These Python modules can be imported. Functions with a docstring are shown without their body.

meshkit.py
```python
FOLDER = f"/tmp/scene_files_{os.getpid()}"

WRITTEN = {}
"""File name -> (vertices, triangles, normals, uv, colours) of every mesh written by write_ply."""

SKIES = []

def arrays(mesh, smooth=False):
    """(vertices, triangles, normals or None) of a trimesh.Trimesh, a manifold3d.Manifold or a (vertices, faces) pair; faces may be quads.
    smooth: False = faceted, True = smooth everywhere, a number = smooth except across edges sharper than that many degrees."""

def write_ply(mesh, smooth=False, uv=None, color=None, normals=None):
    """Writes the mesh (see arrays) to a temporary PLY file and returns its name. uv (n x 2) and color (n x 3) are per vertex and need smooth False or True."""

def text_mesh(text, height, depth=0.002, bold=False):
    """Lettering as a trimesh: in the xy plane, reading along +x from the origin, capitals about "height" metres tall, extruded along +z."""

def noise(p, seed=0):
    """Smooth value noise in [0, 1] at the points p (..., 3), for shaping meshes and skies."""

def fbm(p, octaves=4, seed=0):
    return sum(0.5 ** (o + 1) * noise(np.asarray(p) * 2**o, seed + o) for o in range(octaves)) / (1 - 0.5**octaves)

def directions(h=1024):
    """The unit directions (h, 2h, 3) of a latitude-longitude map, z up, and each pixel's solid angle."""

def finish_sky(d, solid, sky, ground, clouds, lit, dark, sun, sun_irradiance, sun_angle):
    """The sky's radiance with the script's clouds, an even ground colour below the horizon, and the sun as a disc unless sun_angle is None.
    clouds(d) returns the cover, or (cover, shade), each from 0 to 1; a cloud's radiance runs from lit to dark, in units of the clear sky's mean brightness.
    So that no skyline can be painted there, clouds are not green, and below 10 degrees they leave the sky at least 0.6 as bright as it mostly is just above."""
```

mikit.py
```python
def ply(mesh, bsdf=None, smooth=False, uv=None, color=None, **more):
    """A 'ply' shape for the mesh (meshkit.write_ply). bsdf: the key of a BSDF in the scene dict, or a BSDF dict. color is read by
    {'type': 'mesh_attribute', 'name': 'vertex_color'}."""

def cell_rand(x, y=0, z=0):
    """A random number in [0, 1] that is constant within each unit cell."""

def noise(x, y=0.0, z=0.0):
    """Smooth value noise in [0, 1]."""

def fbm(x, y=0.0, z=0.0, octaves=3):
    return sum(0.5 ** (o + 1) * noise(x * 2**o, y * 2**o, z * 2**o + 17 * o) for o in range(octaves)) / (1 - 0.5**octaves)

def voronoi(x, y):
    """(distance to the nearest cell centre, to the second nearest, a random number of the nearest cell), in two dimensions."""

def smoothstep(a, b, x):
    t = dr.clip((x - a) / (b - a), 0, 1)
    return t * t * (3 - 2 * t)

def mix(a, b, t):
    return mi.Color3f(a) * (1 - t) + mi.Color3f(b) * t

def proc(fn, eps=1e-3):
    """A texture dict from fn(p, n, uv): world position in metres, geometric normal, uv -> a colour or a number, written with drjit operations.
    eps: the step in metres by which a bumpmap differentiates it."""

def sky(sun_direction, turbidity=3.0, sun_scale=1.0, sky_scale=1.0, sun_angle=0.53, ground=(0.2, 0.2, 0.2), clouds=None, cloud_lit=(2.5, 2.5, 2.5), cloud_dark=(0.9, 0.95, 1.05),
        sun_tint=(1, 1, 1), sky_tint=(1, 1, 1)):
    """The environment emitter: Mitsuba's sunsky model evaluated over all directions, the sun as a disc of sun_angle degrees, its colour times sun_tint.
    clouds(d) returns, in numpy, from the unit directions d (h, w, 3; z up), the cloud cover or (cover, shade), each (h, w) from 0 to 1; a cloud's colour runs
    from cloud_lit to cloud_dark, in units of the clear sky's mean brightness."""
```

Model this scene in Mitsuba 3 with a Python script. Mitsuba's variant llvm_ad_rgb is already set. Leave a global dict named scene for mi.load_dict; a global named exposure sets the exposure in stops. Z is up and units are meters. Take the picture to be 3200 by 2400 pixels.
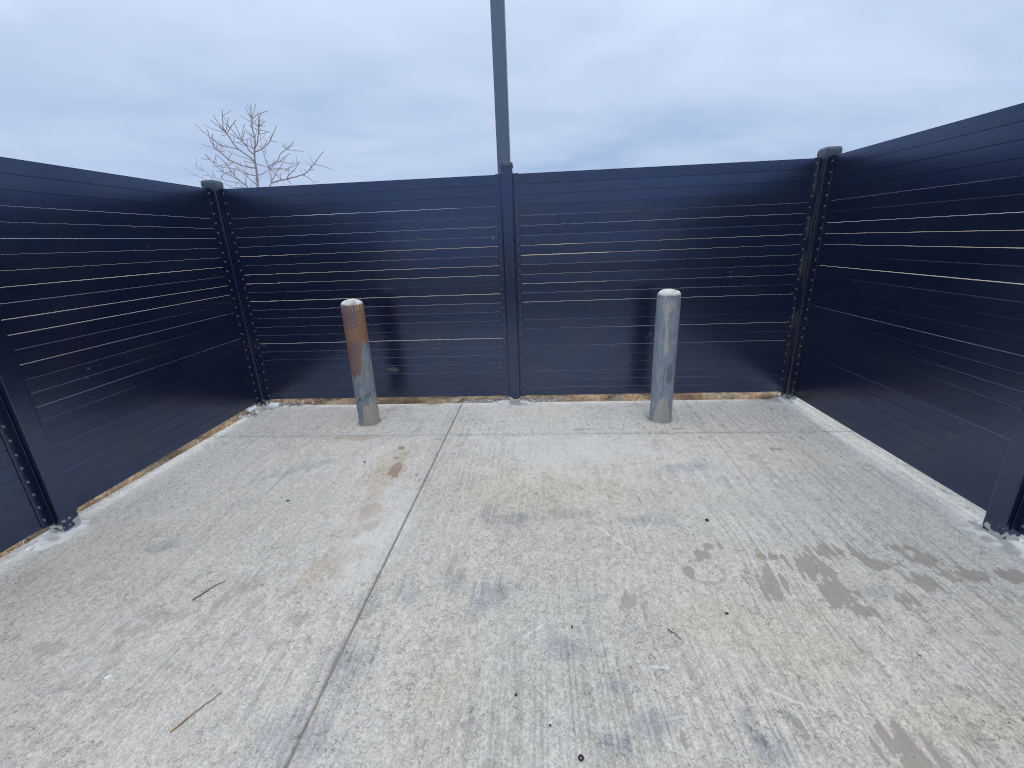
import math, random
import numpy as np, trimesh, drjit as dr, mitsuba as mi
import mikit, meshkit
from mikit import noise, fbm, voronoi, smoothstep, mix, proc, ply
from shapely.geometry import box as sbox, Polygon
T = mi.ScalarTransform4f

# ------------------------------------------------------------------ camera, light, exposure
C0 = np.array([0.0, -3.7348, 1.4121])
FWD = np.array([-0.07391, 0.94715, -0.31217]); UP = np.array([0.01659, 0.31415, 0.94923])
scene = {'type': 'scene'}
labels = {}
scene['camera'] = {'type': 'perspective', 'fov': 98.9029, 'fov_axis': 'x', 'near_clip': 0.02, 'far_clip': 2000.0,
                   'to_world': T().look_at(origin=C0.tolist(), target=(C0 + FWD).tolist(), up=UP.tolist())}
exposure = 2.0

def clouds(d):
    """an overcast layer: dimmer towards the horizon (as overcast skies are), with long low streaks and soft lumps"""
    z = np.clip(d[..., 2], 0.0, 1)
    s = 1.0 / (z + 0.16)
    q = np.stack([d[..., 0] * s, d[..., 1] * s, 0 * z], -1)
    w = meshkit.fbm(q * 1.1 + 5, 3, 3)[..., None]
    q2 = q * np.array([0.9, 1.5, 1]) + 0.9 * w
    f = meshkit.fbm(q2 * 1.3 + np.array([2.7, 1.1, 0.3]), 5, 11)
    g = meshkit.fbm(q2 * 3.4 + 9, 4, 23)
    lump = (f - 0.5) * 1.15 + (g - 0.5) * 0.34
    ramp = 0.95 - 0.95 * z ** 2.4          # 1 = the low, dim part of the layer
    return np.ones_like(z), np.clip(ramp + lump * 0.16, 0, 1)

SKY = 2.35
scene['sky'] = mikit.sky([0.35, -0.45, 0.8], turbidity=4, sun_scale=0.02, sun_angle=40, sky_scale=1.0, clouds=clouds,
                         cloud_lit=(2.10 * SKY, 2.13 * SKY, 2.15 * SKY), cloud_dark=(0.372 * SKY, 0.505 * SKY, 0.745 * SKY), ground=(0.2, 0.19, 0.17))

# ------------------------------------------------------------------ helpers
used = {}
def key(parent, name):
    base = (parent + '__' if parent else '') + name
    n = used.get(base, 0); used[base] = n + 1
    return base if n == 0 else '%s_%03d' % (base, n)

def obj(name, mesh, bsdf, parent=None, label=None, cat=None, group=None, kind=None, smooth=False, color=None, shape=None, **more):
    k = key(parent, name)
    scene[k] = dict(shape, **more) if shape is not None else ply(mesh, bsdf, smooth=smooth, color=color, **more)
    tag(k, label, cat, group, kind)
    return k

def tag(k, label=None, cat=None, group=None, kind=None):
    e = {a: b for a, b in (('label', label), ('category', cat), ('group', group), ('kind', kind)) if b}
    if e: labels.setdefault(k, {}).update(e)

def thing(name, label, cat, group=None):
    k = key(None, name); tag(k, label, cat, group); return k

def tube(pts, radii, sides=6, jitter=0.0, rng=None):
    P = np.asarray(pts, float); n = len(P); radii = np.broadcast_to(radii, n)
    tan = np.gradient(P, axis=0); tan /= np.linalg.norm(tan, axis=1, keepdims=True) + 1e-12
    a = np.array([0, 0, 1.0]) if abs(tan[0, 2]) < 0.9 else np.array([1.0, 0, 0])
    V = []
    for i in range(n):
        x = np.cross(tan[i], a); x /= np.linalg.norm(x) + 1e-12
        a = np.cross(x, tan[i]); b = a
        th = np.arange(sides) * 2 * np.pi / sides
        V.append(P[i] + radii[i] * (np.cos(th)[:, None] * x + np.sin(th)[:, None] * b))
    V = np.vstack(V + [P[:1], P[-1:]]); F = []
    for i in range(n - 1):
        for j in range(sides):
            p, q = i * sides + j, i * sides + (j + 1) % sides
            F += [[p, q, q + sides], [p, q + sides, p + sides]]
    c0, c1 = n * sides, n * sides + 1
    for j in range(sides):
        F += [[c0, (j + 1) % sides, j], [c1, (n - 1) * sides + j, (n - 1) * sides + (j + 1) % sides]]
    m = trimesh.Trimesh(V, F, process=False)
    if m.volume < 0: m.invert()
    return m

def rounded_prism(x0, x1, y0, y1, z0, z1, r=0.004, seg=2):
    g = sbox(x0, y0, x1, y1).buffer(-r).buffer(r, quad_segs=seg)
    m = trimesh.creation.extrude_polygon(g, z1 - z0, engine='earcut'); m.apply_translation([0, 0, z0]); return m

def bevel_box(x0, x1, y0, y1, z0, z1, c=0.002):
    v = []
    for sx, X in ((1, x0), (-1, x1)):
        for sy, Y in ((1, y0), (-1, y1)):
            for sz, Z in ((1, z0), (-1, z1)):
                v += [[X, Y + sy * c, Z + sz * c], [X + sx * c, Y, Z + sz * c], [X + sx * c, Y + sy * c, Z]]
    return trimesh.convex.convex_hull(np.array(v))

def lathe(profile, sections=32):
    m = trimesh.creation.revolve(np.array(profile, float), sections=sections)
    if m.volume < 0: m.invert()
    return m

# ------------------------------------------------------------------ materials
def gauss(x, y, cx, cy, rx, ry, ang=0.0):
    c, s = math.cos(ang), math.sin(ang)
    u = ((x - cx) * c + (y - cy) * s) / rx; v = ((y - cy) * c - (x - cx) * s) / ry
    return dr.exp(-(u * u + v * v))

def seg(x, y, ax, ay, bx, by):
    dx, dy = bx - ax, by - ay; L = dx * dx + dy * dy
    t = dr.clip(((x - ax) * dx + (y - ay) * dy) / L, 0, 1)
    return dr.sqrt(dr.square(x - ax - t * dx) + dr.square(y - ay - t * dy))

MUD = [(-1.06, -1.05, .05, .05), (-1.0, -1.22, .065, .12), (-.965, -1.30, .04, .05), (-.985, -1.68, .075, .11), (-.93, -1.82, .06, .07), (-1.05, -.90, .05, .05)]
MUDHALO = [(-1.02, -1.45, .09, .75), (-1.03, -1.15, .15, .36), (-1.0, -1.75, .16, .22), (-.98, -2.08, .13, .16), (-1.06, -2.2, .1, .1), (-1.5, -.72, .3, .06), (-.45, -2.12, .03, .04)]
DAMP = [(.80, -1.95, .06, .05), (.88, -1.985, .09, .035), (1.0, -2.02, .13, .03), (1.12, -2.10, .13, .10), (1.18, -2.23, .10, .09), (1.22, -2.32, .06, .05),
        (1.30, -1.97, .09, .06), (1.60, -1.95, .07, .035), (1.68, -2.02, .10, .05), (1.78, -2.12, .12, .05), (1.97, -2.12, .14, .05), (1.45, -2.06, .1, .04), (.95, -2.14, .08, .1),
        (-1.33, -2.25, .06, .07), (-1.40, -2.33, .05, .05), (-1.52, -2.42, .09, .04), (-1.24, -2.34, .05, .05), (-1.65, -2.50, .08, .03), (-1.9, -2.58, .10, .04), (-1.0, -2.42, .06, .06), (-1.12, -2.28, .04, .04), (.70, -2.02, .05, .05), (.92, -2.22, .04, .07), (1.42, -2.25, .06, .05), (1.55, -2.16, .05, .05), (1.85, -2.25, .06, .03), (.62, -2.12, .04, .05), (1.05, -2.84, .12, .12),
        (1.30, -2.98, .1, .12), (.33, -2.30, .04, .05), (-.37, -2.20, .025, .07), (.28, -.60, .10, .016), (.78, -.56, .06, .02), (1.0, -.60, .08, .015), (-1.62, -.62, .05, .02), (1.55, -.95, .05, .03)]
BLUE = [(-1.75, -1.27, .14, .06, .6), (-1.58, -1.15, .15, .06, .6), (-.18, -1.75, .20, .055, .1), (.14, -1.70, .14, .045, 0), (.50, -1.75, .15, .05, 0), (-.30, -1.68, .05, .1, -.3),
        (-.78, -2.85, .10, .10, .3), (-.72, -2.62, .09, .12, -.3), (.31, -2.77, .06, .035, .3), (.24, -2.66, .05, .03, 0), (.20, -2.83, .05, .03, 0), (-.60, -2.28, .09, .05, -.8),
        (-.42, -2.20, .05, .09, .5), (-.24, -2.28, .09, .08, .5), (-.75, -2.33, .07, .06, 0), (-1.95, -2.0, .1, .05, .4), (.62, -2.82, .08, .05, 0), (.85, -1.2, .2, .06, .2), (.06, -2.52, .07, .05, 0), (1.35, -2.22, .09, .05, 0)]
TAN = [(-.36, -2.75, .09, .35), (.66, -2.40, .22, .12), (.9, -2.52, .22, .12), (1.25, -2.73, .3, .1), (-.1, -1.4, .5, .3), (.45, -1.35, .3, .3), (1.0, -2.35, .08, .06), (-2.2, -2.2, .4, .3)]
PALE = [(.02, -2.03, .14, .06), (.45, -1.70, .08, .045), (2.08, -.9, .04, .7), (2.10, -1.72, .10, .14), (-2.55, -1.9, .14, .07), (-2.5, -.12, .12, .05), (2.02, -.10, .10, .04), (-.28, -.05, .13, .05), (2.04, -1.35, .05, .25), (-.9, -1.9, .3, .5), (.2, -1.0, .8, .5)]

def concrete(p, n, uv):
    x, y = p.x, p.y
    wob = noise(x * 2.1, y * 2.1, 4)
    big = fbm(x * 0.8 + 3, y * 0.8, 0, 3); mid = fbm(x * 4.5, y * 4.5, 1, 3)
    f1 = noise(x * 230, y * 210, 2); f2 = fbm(x * 70, y * 58, 3, 2)
    amp = smoothstep(.30, .68, noise(x * 1.9 + 9, y * 1.0 + 2, 8)) * (.35 + .65 * smoothstep(-1.6, -.4, x))
    b1 = noise(x * 125 + wob * 6, y * 2.2, 5); b2 = noise(x * 210 + wob * 9, y * 3.1, 6)
    v = 1 + .20 * (big - .5) + .11 * (mid - .5) + .44 * (f1 - .5) + .32 * (f2 - .5)
    v = v * (1 - (.06 + .09 * amp) * smoothstep(.55, .85, b1) - (.03 + .06 * amp) * smoothstep(.5, .85, b2) + .04 * amp * smoothstep(.35, .1, b1))
    # hairline wrinkles of the cement skin, pits, and small lost flakes
    wr = dr.abs(fbm(x * 46 + wob * 3, y * 40, 31, 2) - .5)
    v = v * (1 - .30 * smoothstep(.035, .004, wr) * smoothstep(.38, .62, noise(x * 13, y * 13, 33)))
    d2, _, r2 = voronoi(x * 42 + (f1 - .5) * 1.1, y * 40 + (f2 - .5) * 1.6)
    v = v * (1 - .36 * smoothstep(.30, .14, d2) * smoothstep(.66, .70, r2) * smoothstep(.36, .60, fbm(x * 3.1, y * 3.1, 35, 2)))
    d1, _, r1 = voronoi(x * 15 + (f2 - .5) * 1.8 + (mid - .5), y * 17 + (mid - .5) * 2 + (f1 - .5) * .8)
    v = v * (1 - .30 * smoothstep(.17, .08, d1) * smoothstep(.70, .74, r1))
    v = v * (1 - .16 * smoothstep(.60, .78, fbm(x * 24 + f1 * .6, y * 22, 9, 3)) * smoothstep(.40, .62, fbm(x * 1.6, y * 1.6, 12, 2)))
    hue = noise(x * 1.2 + 20, y * 1.2, 7)
    col = mix((.512, .492, .448), (.490, .478, .446), smoothstep(.3, .7, hue)) * v
    col = col * (.935 + .19 * smoothstep(-2.0, -.15, y + .5 * (big - .5)))      # colour lifted towards the back, painted in to offset the shade of the fence
    el = fbm(x * 20 + 4, y * 9, 15, 3); st = noise(x * 62 + wob * 4, y * 5, 41); blot = fbm(x * 9, y * 9, 18, 3)
    g = mi.Float(0)
    for a in TAN: g = dr.maximum(g, gauss(x, y, *a))
    t = g * (.5 + .7 * blot)
    col = col * mix((1, 1, 1), (.965, .935, .87), dr.clip(t * .9, 0, 1))
    g = mi.Float(0)
    for a in BLUE: g = dr.maximum(g, gauss(x, y, *a))
    t = smoothstep(.12, .66, g * .85 + (el - .5) * .70 + (st - .5) * .50 + (f2 - .5) * .50) * (.60 + .40 * smoothstep(.3, .6, b1))
    col = col * mix((1, 1, 1), (.69, .72, .79), t * .85)
    ring = dr.sqrt(dr.square((x - .66) * 1.0) + dr.square((y + 2.765) * 1.35))
    t = smoothstep(.035, .0, dr.abs(ring - .075)) * smoothstep(.35, .6, blot + .08)
    col = col * mix((1, 1, 1), (.72, .74, .80), t)
    ring = dr.sqrt(dr.square(x - .68) + dr.square((y + 2.12) * 1.2))
    col = col * mix((1, 1, 1), (.80, .79, .78), smoothstep(.02, .0, dr.abs(ring - .085)) * smoothstep(.4, .6, blot))
    g = mi.Float(0)
    for a in MUDHALO: g = dr.maximum(g, gauss(x, y, *a))
    t = smoothstep(.25, .9, g * .8 + (el - .5) * .8)
    col = col * mix((1, 1, 1), (.86, .775, .685), t)
    g = mi.Float(0)
    for a in DAMP: g = dr.maximum(g, gauss(x, y, *a))
    t = smoothstep(.41, .50, g * .70 + (el - .5) * .70 + (st - .5) * .50 + (f2 - .5) * .40 + (fbm(x * 48 + 7, y * 17, 43, 2) - .5) * .6)
    col = mix(col, mix((.235, .218, .19), (.315, .29, .256), f2 * .6 + st * .4), t * (.42 + .42 * smoothstep(-.2, .5, x)))
    g = mi.Float(0)
    for a in MUD: g = dr.maximum(g, gauss(x, y, *a))
    t = smoothstep(.44, .51, g * .66 + (el - .5) * .5 + (blot - .5) * .3 + (st - .5) * .12)
    col = mix(col, mix((.26, .205, .16), (.30, .243, .19), blot), t * .95)
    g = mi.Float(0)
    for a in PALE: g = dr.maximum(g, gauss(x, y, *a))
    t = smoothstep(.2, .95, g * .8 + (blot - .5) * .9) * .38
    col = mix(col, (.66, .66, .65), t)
    for a, w in (((.27, -1.82, .40, -1.99), .006), ((.59, -1.68, .51, -1.82), .005), ((-.62, -2.30, -.60, -2.42), .004), ((-.02, -2.42, -.10, -2.48), .004), ((.35, -2.58, .42, -2.585), .006), ((.70, -2.65, .92, -2.76), .004)):
        col = mix(col, (.68, .68, .68), smoothstep(w * 1.4, w * .4, seg(x, y, *a) + (f1 - .5) * .006) * .5 * smoothstep(.3, .55, f2))
    # dirt that washes into the joints, and contact shade painted round the bollard feet
    jd = dr.minimum(dr.abs(x + .76), dr.abs(y + .68) * 1.25)
    col = col * (1 - .24 * smoothstep(.011, .003, jd + (f2 - .5) * .006) - .04 * smoothstep(.08, .0, jd))
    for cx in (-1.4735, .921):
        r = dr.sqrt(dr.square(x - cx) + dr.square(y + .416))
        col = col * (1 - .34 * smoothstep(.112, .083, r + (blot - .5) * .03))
    return mi.Color3f(dr.clip(col, 0.02, .8))

def concrete_h(p, n, uv):
    x, y = p.x, p.y
    return .0011 * noise(x * 105 + noise(x * 2.1, y * 2.1, 4) * 5, y * 1.6, 5) + .0010 * fbm(x * 70, y * 58, 3, 2) + .003 * noise(x * 9, y * 9, 2)

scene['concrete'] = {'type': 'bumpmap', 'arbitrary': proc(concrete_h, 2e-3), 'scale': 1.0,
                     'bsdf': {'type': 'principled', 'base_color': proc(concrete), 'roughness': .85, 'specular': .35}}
scene['joint_dirt'] = {'type': 'principled', 'base_color': proc(lambda p, n, uv: mix((.15, .137, .118), (.26, .24, .212), fbm(p.x * 60, p.y * 60, 0, 2))), 'roughness': 1.0, 'specular': .1}

def paint(p, n, uv):
    """black powder coat with a thin film of dust, a few scuffs, and cement splashed on the lowest centimetres"""
    x, y, z = p.x, p.y, p.z
    film = fbm(x * 3, y * 3, z * 5, 3)
    col = mix((.0028, .0055, .0150), (.0055, .0088, .0190), smoothstep(.35, .7, film))
    sc = smoothstep(.80, .86, noise(x * 31, y * 31, z * 60)) * smoothstep(.72, .80, fbm(x * 2.7 + 4, y * 2.7, z * 3.3 + 1, 2))
    sm = gauss(x, z, -1.365, .338, .075, .030) * smoothstep(-.2, .0, y) + .6 * gauss(x, z, -.395, 1.43, .03, .02) * smoothstep(-.2, .0, y)
    sm = smoothstep(.35, .7, sm * .8 + (fbm(x * 40, y * 40, z * 60, 3) - .5) * 1.1)
    return mix(mix(col, (.13, .135, .14), sc * .3), (.17, .18, .19), sm * .5)
def dusty(p, n, uv):
    x, y, z = p.x, p.y, p.z
    col = paint(p, n, uv)
    st = smoothstep(.50, .72, noise(x * 95, y * 95, z * .8)) * smoothstep(.25, .6, noise(x * 20, y * 20, z * 7 + 3))
    col = mix(col, (.10, .115, .125), st * .42)
    return splash(p, col)
def post_paint(p, n, uv):
    return splash(p, paint(p, n, uv))
def splash(p, col):
    x, y, z = p.x, p.y, p.z
    sp = smoothstep(.50, .56, fbm(x * 52, y * 52, z * 40, 3) + smoothstep(.085, .0, z) * .40 - .18)
    return mix(col, (.42, .42, .40), sp * smoothstep(.10, .06, z) * .9)
def paint_h(p, n, uv):
    return .00022 * noise(p.x * 7, p.y * 7, p.z * 30) + .00012 * noise(p.x * 240, p.y * 240, p.z * 240)
scene['black_paint'] = {'type': 'principled', 'base_color': proc(paint), 'roughness': .25, 'eta': 1.85, 'spec_tint': .42}
scene['dusty_black_paint'] = {'type': 'principled', 'base_color': proc(dusty), 'roughness': .36, 'eta': 1.75, 'spec_tint': .35}
scene['post_paint'] = {'type': 'principled', 'base_color': proc(post_paint), 'roughness': .25, 'eta': 1.85, 'spec_tint': .42}
scene['cap_paint'] = {'type': 'principled', 'base_color': proc(lambda p, n, uv: mix((.045, .066, .105), (.065, .09, .135), fbm(p.x * 30, p.y * 30, p.z * 30, 2))), 'roughness': .45, 'specular': .5}
scene['bolt_steel'] = {'type': 'principled', 'base_color': {'type': 'rgb', 'value': [.10, .105, .11]}, 'roughness': .45, 'specular': .6, 'metallic': .2}
scene['pole_paint'] = {'type': 'principled', 'base_color': proc(lambda p, n, uv: mix((.10, .14, .22), (.13, .175, .26), fbm(p.x * 20, p.y * 20, p.z * 3, 3))), 'roughness': .45, 'specular': .5}

LB, RB = (-1.4735, -.416), (.921, -.416)
def bollard_left(p, n, uv):
    a = dr.atan2(p.x - LB[0], -(p.y - LB[1])); z = p.z
    ns = fbm(a * 4, z * 14, 1, 3); st = noise(a * 22, z * 2.5, 2); sp = noise(a * 40, z * 90, 3)
    col = mix((.165, .20, .24), (.225, .255, .28), smoothstep(.3, .75, ns)) * (.9 + .2 * st)
    edge = .42 + .28 * smoothstep(.15, 1.0, a) + .30 * smoothstep(-1.2, -2.2, a) + (ns - .5) * .10 + (st - .5) * .05
    r = smoothstep(-.012, .02, z - edge)
    orange = dr.maximum(smoothstep(.05, .0, dr.abs(z - .765) - .03 + (ns - .5) * .06) * .75, smoothstep(.55, .75, a + (ns - .5) * .3) * .9)
    rust = mix(mix((.15, .105, .115), (.21, .125, .11), ns), (.27, .145, .075), dr.clip(orange * (.55 + .6 * st), 0, 1))
    rust = mix(rust, (.20, .085, .06), smoothstep(-.3, -.9, a) * .45)
    col = mix(col, rust, r)
    drip = smoothstep(.12, .03, dr.abs(a - .62 + (ns - .5) * .3)) * smoothstep(.22, .40, z) * smoothstep(.75, .5, z)
    col = mix(col, (.24, .17, .09), drip * .75)
    sm = smoothstep(.0, .02, .20 - z + (ns - .5) * .10 + (st - .5) * .05 - .35 * smoothstep(.0, -.75, a - .1))
    col = mix(col, mix((.30, .285, .235), (.37, .355, .30), sp), sm * .92)
    col = mix(col, (.30, .285, .24), smoothstep(.05, .02, z + (ns - .5) * .04) * .8)
    dk = smoothstep(.03, .01, dr.abs(z - .235 - a * .04)) * smoothstep(.55, .65, noise(a * 9, z * 60, 5))
    col = col * (1 - .6 * dk)
    v1, _, vr = voronoi(a * 7, z * 22)
    col = mix(col, (.60, .60, .58), smoothstep(.10, .06, v1) * smoothstep(.80, .84, vr))
    wl = smoothstep(.93, .955, z + .03 * (noise(a * 18, 1, 1) - .5)) * smoothstep(.62, .8, noise(a * 26, z * 6, 8))
    return mix(col, (.5, .48, .45), wl * .45)
def bollard_right(p, n, uv):
    a = dr.atan2(p.x - RB[0], -(p.y - RB[1])); z = p.z
    ns = fbm(a * 4, z * 14, 7, 3); st = noise(a * 22, z * 2.5, 6); sp = noise(a * 50, z * 70, 3)
    col = mix((.19, .23, .285), (.245, .28, .325), smoothstep(.3, .75, ns)) * (.9 + .2 * st)
    cream = smoothstep(.42, .58, .95 * gauss(a, z, -.28, .90, .48, .07) + .75 * gauss(a, z, -.16, .64, .20, .11) + .55 * gauss(a, z, -.30, .78, .12, .12) + (ns - .5) * .9 + (sp - .5) * .8)
    col = mix(col, mix((.36, .345, .30), (.44, .42, .36), sp), cream * .8)
    dkp = smoothstep(.40, .60, .9 * gauss(a, z, .30, .40, .35, .09) + .6 * gauss(a, z, .75, .52, .15, .07) + (ns - .5) * .6)
    col = mix(col, (.105, .13, .15), dkp * .75)
    crack = smoothstep(.05, .015, dr.abs(a + .24 + (noise(z * 30, 2, 3) - .5) * .12)) * smoothstep(.17, .2, z) * smoothstep(.50, .40, z) * smoothstep(.3, .5, noise(z * 40, 7, 1))
    col = mix(col, (.10, .085, .07), crack * .85)
    arch = smoothstep(.0, .018, .225 - .20 * dr.square((a + .12) / .95) - z + (ns - .5) * .04)
    col = mix(col, mix((.30, .29, .25), (.41, .40, .355), noise(a * 26, z * 3, 4)), arch * .93)
    v1, _, vr = voronoi(a * 9, z * 26)
    col = mix(col, (.62, .62, .60), smoothstep(.12, .07, v1) * smoothstep(.72, .80, vr) * smoothstep(.2, .6, ns + .2))
    s1 = dr.minimum(seg(a, z * 2, .35, .62, .95, .50), seg(a, z * 2, .35, 1.28, .95, 1.33))
    return mix(col, (.42, .45, .48), smoothstep(.025, .006, s1) * .6)
scene['bollard_paint_rusty'] = {'type': 'principled', 'base_color': proc(bollard_left), 'roughness': .6, 'specular': .4}
scene['bollard_paint_grey'] = {'type': 'principled', 'base_color': proc(bollard_right), 'roughness': .52, 'specular': .45}
scene['cap_concrete'] = {'type': 'bumpmap', 'arbitrary': proc(lambda p, n, uv: .006 * fbm(p.x * 60, p.y * 60, p.z * 40, 3)), 'scale': 1.0,
                         'bsdf': {'type': 'principled', 'base_color': proc(lambda p, n, uv: mix((.40, .39, .36), (.64, .63, .60), smoothstep(.32, .52, fbm(p.x * 45, p.y * 45, p.z * 20, 3)))), 'roughness': .9, 'specular': .2}}
scene['mortar'] = {'type': 'bumpmap', 'arbitrary': proc(lambda p, n, uv: .008 * fbm(p.x * 40, p.y * 40, p.z * 40, 3)), 'scale': 1.0,
                   'bsdf': {'type': 'principled', 'base_color': proc(lambda p, n, uv: mix((.36, .365, .355), (.58, .59, .59), smoothstep(.35, .6, fbm(p.x * 22, p.y * 26, p.z * 22, 3)))), 'roughness': .9, 'specular': .2}}
scene['pier_concrete'] = {'type': 'principled', 'base_color': proc(lambda p, n, uv: mix((.34, .33, .30), (.46, .45, .42), fbm(p.x * 40, p.y * 40, p.z * 40, 3))), 'roughness': .95, 'specular': .2}
scene['straw_ground'] = {'type': 'principled', 'base_color': proc(lambda p, n, uv: mix(mix((.22, .18, .13), (.34, .285, .21), fbm(p.x * 3, p.y * 3, 0, 3)), (.42, .36, .27), smoothstep(.5, .8, fbm(p.x * 40, p.y * 40, 0, 2)))), 'roughness': 1.0, 'specular': .05}
scene['asphalt'] = {'type': 'principled', 'base_color': proc(lambda p, n, uv: mix((.045, .045, .047), (.075, .074, .072), fbm(p.x * 20, p.y * 20, 0, 3))), 'roughness': 1.0, 'specular': .05}
scene['straw_blade'] = {'type': 'twosided', 'bsdf': {'type': 'principled', 'base_color': {'type': 'mesh_attribute', 'name': 'vertex_color'}, 'roughness': .8, 'specular': .2}}
scene['gravel_stone'] = {'type': 'principled', 'base_color': {'type': 'mesh_attribute', 'name': 'vertex_color'}, 'roughness': .9, 'specular': .2}
scene['bark'] = {'type': 'principled', 'base_color': proc(lambda p, n, uv: mix((.27, .25, .27), (.46, .425, .455), fbm(p.x * 30, p.y * 30, p.z * 12, 2))), 'roughness': .8, 'specular': .3}
scene['twig_bark'] = {'type': 'principled', 'base_color': proc(lambda p, n, uv: mix((.20, .105, .05), (.40, .24, .12), noise(p.x * 40, p.y * 40, 1))), 'roughness': .8, 'specular': .2}
scene['twig_bark_dark'] = {'type': 'principled', 'base_color': {'type': 'rgb', 'value': [.13, .075, .055]}, 'roughness': .8, 'specular': .2}
scene['black_rubber'] = {'type': 'principled', 'base_color': {'type': 'rgb', 'value': [.03, .03, .034]}, 'roughness': .6, 'specular': .3}
scene['white_scrap'] = {'type': 'principled', 'base_color': {'type': 'rgb', 'value': [.72, .74, .74]}, 'roughness': .7, 'specular': .2}
scene['dark_leaf'] = {'type': 'twosided', 'bsdf': {'type': 'principled', 'base_color': {'type': 'rgb', 'value': [.07, .058, .05]}, 'roughness': .8, 'specular': .2}}

# ------------------------------------------------------------------ the ground
def sheet(x0, x1, y0, y1, z):
    return np.array([[x0, y0, z], [x1, y0, z], [x1, y1, z], [x0, y1, z]]), np.array([[0, 1, 2, 3]])
obj('ground', sheet(-400, 400, -400, 400, -.060), 'straw_ground', kind='structure', label='dry straw coloured ground beyond the fence')
obj('parking_lot', sheet(-40, 40, -60, -4.65, -.030), 'asphalt', kind='structure', label='dark asphalt lot')

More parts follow.
